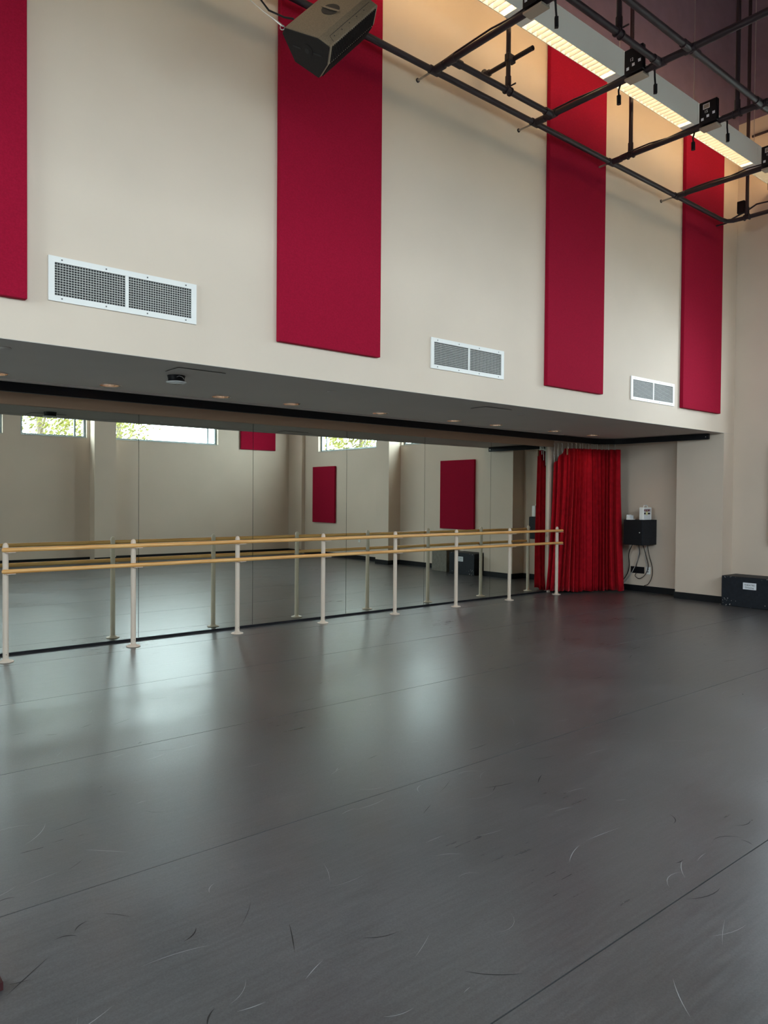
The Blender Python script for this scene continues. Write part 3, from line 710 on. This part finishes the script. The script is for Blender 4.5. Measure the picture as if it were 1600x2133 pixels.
# side arm pipe with flange
t = thing('side_arm_pipe', 'short dark pipe arm with round flange clamped to a hanger', 'pipe arm', (5.83, 5.05, 6.05))
ya, yb2, za = 5.42, 4.78, 6.06
build(MB().cyl((5.885, ya-.03, za), (5.885, yb2, za), .024, 14), 'arm', 'pipe', t)
build(MB().lathe([(.0005, 0), (.062, 0), (.062, .012), (.034, .018), (.030, .05), (.024, .05)], 18, (0, 0, 0)) if False else MB().cyl((5.885, ya, za), (5.885, ya-.014, za), .058, 18).cyl((5.885, ya-.014, za), (5.885, ya-.07, za), .034, 14), 'flange', 'pipe', t)
build(MB().box(5.80, 5.915, 5.02, 5.08, za-.04, za+.04), 'clamp', 'pipe', t, bevel=.008)

# ------------------------------------------------------------------ numbered plug boxes on the cross pipes
def plug_box(x, num, sticker, pig, lab):
    y0, y1 = 3.93, 4.13; z0, z1 = ZP-.015, ZP+.225; xf = x-.085
    t = thing('plug_box', lab, 'plug box', (x, 4.03, ZP), 'plug boxes on the pipe grid')
    b = build(MB().box(xf, x-.032, y0, y1, z0, z1), 'housing', 'black', t, bevel=.006)
    build(MB().box(xf+.005, x+.03, y0-.0, y1, ZP-.062, ZP-.04), 'mounting_plate', 'pipe_light', t, bevel=.003)
    for yy in (y0+.015, y1-.015):
        build(MB().tube([(x-.031, yy, ZP+.04), (x+.0, yy, ZP+.050), (x+.038, yy, ZP+.015), (x+.040, yy, ZP-.01), (x+.028, yy, ZP-.042)], .005, 6), 'u_bolt', 'steel', t)
    if num: text_part(num, .042, (xf-.0006, 4.05, z0+.125), RX, RZ, 'box_number', 'paper', b, .0005)
    if sticker:
        s_ = build(MB().box(xf-.0015, xf-.0002, 4.01, 4.085, z0+.155, z0+.210), 'sticker', 'paper', b)
        build(MB().box(xf-.0022, xf-.0016, 4.017, 4.078, z0+.162, z0+.203), 'sticker_print', 'pipe_light', s_)
    for i, (yy, zz) in enumerate(((4.09, .055), (4.03, .075), (3.965, .09))):
        build(MB().box(xf-.0015, xf-.0002, yy-.014, yy+.014, z0+zz-.016, z0+zz+.012), 'connector_tag', 'paper', b)
    for i, (yy, ln, dx) in enumerate(pig):
        pts = [(x+dx*.3, yy, ZP-.03), (x+dx, yy+.01, ZP-.09), (x+dx*1.1, yy+.005, ZP-.09-ln)]
        c_ = build(MB().tube(pts, .009, 8), 'pigtail_cable', 'cable', t)
        e = pts[-1]; build(MB().cyl(e, (e[0]+.003, e[1], e[2]-.085), .021, 4 if i == 0 else 10), 'plug', 'black', c_)
plug_box(5.02, '', False, [(3.86, .07, .03)], 'black plug box on the pipe grid at the top picture edge')
plug_box(6.55, '12', False, [(3.86, .07, .03), (4.22, .05, -.02)], 'black plug box without sticker on the pipe grid, second from the left')
plug_box(8.02, '15', True, [(3.86, .07, .03), (4.22, .05, -.02)], 'black plug box with sticker and two pigtails, third along the pipe grid')
plug_box(9.57, '18', True, [(4.03, .14, -.06)], 'black plug box with sticker on the pipe grid at the right picture edge')

# ------------------------------------------------------------------ linear pendant lights
def pendant(x0, x1, lab):
    y0, y1, z0, z1 = 4.735, 4.905, 6.30, 6.60
    t = thing('pendant_light', lab, 'light', ((x0+x1)/2, (y0+y1)/2, z0), 'linear pendant lights in one run')
    w = .006
    bd = MB().box(x0, x1, y0, y0+w, z0, z1).box(x0, x1, y1-w, y1, z0, z0+.15).box(x0, x0+.004, y0+w, y1-w, z0, z1).box(x1-.004, x1, y0+w, y1-w, z0, z1)
    bd.box(x0+.004, x1-.004, y0+w, y1-w, z0+.14, z0+.15)
    bd.box(x0+.004, x0+.13, y0+w, y1-w, z0, z0+.004).box(x1-.13, x1-.004, y0+w, y1-w, z0, z0+.004)
    build(bd, 'housing', 'fixture', t)
    lv = MB(); n = 18
    for i in range(1, n):
        x = x0+.13+(x1-x0-.26)*i/n; lv.box(x-.0025, x+.0025, y0+w, y1-w, z0+.002, z0+.076)
    o = build(lv, 'louver_blades', 'louver', t)
    for yy in (y0+.05, y1-.05): build(MB().cyl((x0+.06, yy, z0+.095), (x1-.06, yy, z0+.095), .013, 10), 'lamp_tube', 'tube', t)
    build(MB().cyl((x0+.06, (y0+y1)/2, z1-.06), (x1-.06, (y0+y1)/2, z1-.06), .013, 10), 'uplight_tube', 'uptube', t)
    build(MB().cyl((x0+.06, (y0+y1)/2, z0+.15), (x0+.06, (y0+y1)/2, ZC-.001), .0045, 6), 'suspension_cable', 'steel', t)
XB = [.70, 2.37, 4.05, 5.72, 7.39, 9.06, 10.77, 11.79]
LN = ['linear pendant light, leftmost of the run', 'linear pendant light, second from the left end', 'linear pendant light above the hanging loudspeaker', 'linear pendant light ending at the topmost plug box', 'linear pendant light in front of the third tall red panel', 'linear pendant light between the third and fourth tall red panels', 'linear pendant light nearest the room corner']
XB = XB[:]
for i in range(len(XB)-1): pendant(XB[i]+.002, XB[i+1]-.002, LN[i])
# conduit high on the end wall
o = build(MB().cyl((XR-.02, YF-.22, 7.235), (XR-.02, -1.4, 7.235), .018, 10), 'conduit', 'pipe'); tag(o, 'dark conduit high on the end wall under the ceiling', 'conduit')

# ------------------------------------------------------------------ hanging loudspeaker
Lx = Vector((0.672, -0.023, 0.740)).normalized()
PP = {'A': (2.879, 4.585, 4.939), 'B': (3.011, 4.357, 4.811), 'C': (3.077, 4.304, 4.749), 'D': (3.139, 4.420, 4.698), 'F': (3.168, 4.563, 4.677), 'G': (3.036, 4.682, 4.801), 'H': (2.892, 4.632, 4.929)}
P = {k: Vector(v) for k, v in PP.items()}
c0 = sum(P.values(), Vector())/7
for k in P: P[k] = P[k]-Lx*(P[k]-c0).dot(Lx)
c0 = sum(P.values(), Vector())/7
LEN = .62
sp = thing('loudspeaker', 'brown-black cabinet loudspeaker hanging tilted in front of the red panel', 'loudspeaker', c0)
bodyp = [P[k] for k in ('A', 'B', 'C', 'D', 'F', 'G', 'H')]
bo = build(MB().prism([p+Lx*.012 for p in bodyp], Lx*LEN), 'cabinet', 'speaker', sp, bevel=.008, seg=2)
build(MB().prism([c0+(p-c0)*.985 for p in bodyp], Lx*.0115), 'base_plate', 'speaker_dark', sp, bevel=.004)
nrm = Lx
eu = (P['F']-P['A']).normalized(); ev = nrm.cross(eu)
cc = c0-Lx*.0008
build(MB().cyl(cc, cc-Lx*.004, .048, 22), 'pole_boss', 'speaker_dark', sp)
build(MB().cyl(cc-Lx*.0041, cc-Lx*.0055, .018, 16), 'pole_socket', 'ink', sp)
e1 = (P['B']-P['H']+P['F']-P['G']).normalized(); e1 = (e1-nrm*e1.dot(nrm)).normalized(); e2 = nrm.cross(e1)
for s in (-1, 1):
    a = cc+e1*s*.055; b = cc+e1*s*.125
    build(MB().prism([a-e2*.006, b-e2*.006, b+e2*.006, a+e2*.006], -Lx*.003), 'base_slot', 'ink', sp)
# handle in the side face A-B
fn = (P['B']-P['A']).cross(Lx); fn = fn.normalized()
if fn.dot(c0-P['A']) > 0: fn = -fn
fe = (P['B']-P['A']).normalized(); mid = (P['A']+P['B'])/2+Lx*(.36)+fe*.012
def disc(c, r, h0, h1, nm_, m1, par, half=None):
    pts = []
    rng_ = range(24) if half is None else range(13)
    for k in rng_:
        a = 2*math.pi*k/24+(0 if half is None else (0 if half > 0 else math.pi)); pts.append(c+fe*r*math.cos(a)+Lx*r*math.sin(a))
    return build(MB().prism([p+fn*h0 for p in pts], fn*(h1-h0)), nm_, m1, par)
hd = None
for hf in (1, -1):
    hd = disc(mid+Lx*.010*hf, .062, .0005, .0025, 'handle_recess', 'ink', bo, hf)
build(MB().prism([mid-fe*.075-Lx*.010+fn*.001, mid+fe*.075-Lx*.010+fn*.001, mid+fe*.075+Lx*.010+fn*.001, mid-fe*.075+Lx*.010+fn*.001], fn*.008), 'handle_bar', 'speaker', bo, bevel=.003)
# grille face C-D-F with ribs
gn = (P['F']-P['C']).cross(Lx).normalized()
if gn.dot(c0-P['C']) > 0: gn = -gn
rb = MB()
for i in range(26):
    s = .04+LEN*.92*i/26; w = .006
    for (q0, q1) in ((P['C'], P['D']), (P['D'], P['F'])):
        ga = (q1-q0).cross(Lx).normalized()
        if ga.dot(c0-q0) > 0: ga = -ga
        a = q0+(q1-q0)*.06+Lx*s; b = q0+(q1-q0)*.97+Lx*s
        rb.prism([a+ga*.0005, b+ga*.0005, b+Lx*w+ga*.0005, a+Lx*w+ga*.0005], ga*.008)
build(rb, 'grille_ribs', 'speaker_dark', sp)
# panel joint with screws on the chamfer B-C
cn = (P['C']-P['B']).cross(Lx).normalized()
if cn.dot(c0-P['B']) > 0: cn = -cn
q = P['B']+(P['C']-P['B'])*.42
build(MB().tube([q+Lx*.07+(P['C']-P['B'])*.45+cn*.0005, q+Lx*.09+cn*.0005, q+Lx*.6+cn*.0005], .0016, 6), 'panel_joint', 'ink', bo)
for i in range(5):
    q = P['B']+(P['C']-P['B'])*.62+Lx*(.12+.095*i); build(MB().cyl(q+cn*.0002, q+cn*.0014, .0045, 8), 'screw', 'ink', bo)
# suspension yoke and safety wire
top = c0+Lx*(LEN+.012)
build(MB().tube([top-Vector((0, 0, .05)), top+Vector((0, 0, .10)), Vector((top.x, top.y, ZC-.002))], .016, 10), 'hanging_rod', 'pipe', sp)
hk = P['A']-fe*.010+Lx*.012
wa = [hk, hk+Vector((-.03, .03, .035)), hk+Vector((-.10, .10, .11)), hk+Vector((-.55, .50, .62)), hk+Vector((-.75, .69, 2.0))]
w_ = build(MB().tube(wa, .004, 6), 'safety_wire', 'steel', sp)
sh = MB()
cth = hk+Vector((-.006, .006, -.006))
ring = [cth+(rt*math.cos(a)+Vector((0, 0, 1))*math.sin(a))*.016 for a in [2*math.pi*k/14 for k in range(15)]]
sh.tube(ring, .0035, 6).tube([hk+Vector((-.008, .008, .008)), hk+Vector((-.06, .06, .07))], .008, 8)
build(sh, 'shackle', 'steel', w_)
k2 = P['A']+Lx*.13-fe*.004
build(MB().tube([k2, k2+Vector((-.05, .05, .015)), k2+Vector((-.13, .13, .07)), k2+Vector((-.20, .20, .20)), k2+Vector((-.22, .22, 1.2))], .007, 8), 'signal_cable', 'cable', sp)

# ------------------------------------------------------------------ shoe at the left picture edge
sx0, sy0 = .449, 2.63
t = thing('shoe', 'tan shoe with dark red sole cut by the left picture edge', 'shoe', (sx0, sy0, 0))
def shoe_ring(k, n=14):
    # along +X (toe) from -0.14 to 0.14
    u = k/9; x = -.13+.265*u; w = .034+.012*math.sin(math.pi*min(1, u*1.15)); hgt = .085*(1-u)**.8*.75+.035
    if u > .9: w *= .62; hgt *= .8
    return [(sx0+x, sy0+w*math.cos(2*math.pi*i/n), .014+hgt*(.5+.5*math.sin(2*math.pi*i/n))) for i in range(n)]
rings = [shoe_ring(k) for k in range(10)]; n = 14
g = MB().add([v for r_ in rings for v in r_], [(k*n+i, k*n+(i+1) % n, (k+1)*n+(i+1) % n, (k+1)*n+i) for k in range(9) for i in range(n)], True)
g.add(rings[0], [tuple(range(n))]); g.add(rings[-1], [tuple(range(n-1, -1, -1))])
build(g, 'upper', 'lace', t)
so = [(sx0-.135+.28*u, sy0+(.036+.012*math.sin(math.pi*min(1, u*1.15)))*(1 if u < .9 else .7)) for u in [i/10 for i in range(11)]]
so += [(x, 2*sy0-y) for x, y in reversed(so)]
build(MB().prism([(x, y, .001) for x, y in so], (0, 0, .026)), 'sole', 'shoe', t)
for i in range(4):
    u = .45+.11*i; x = sx0-.13+.265*u; z = .014+.085*(1-u)**.8*.75+.035+.003
    build(MB().tube([(x, sy0-.025, z-.008), (x+.004, sy0, z+.001), (x, sy0+.025, z-.008)], .004, 6), 'lace', 'rubber', t)
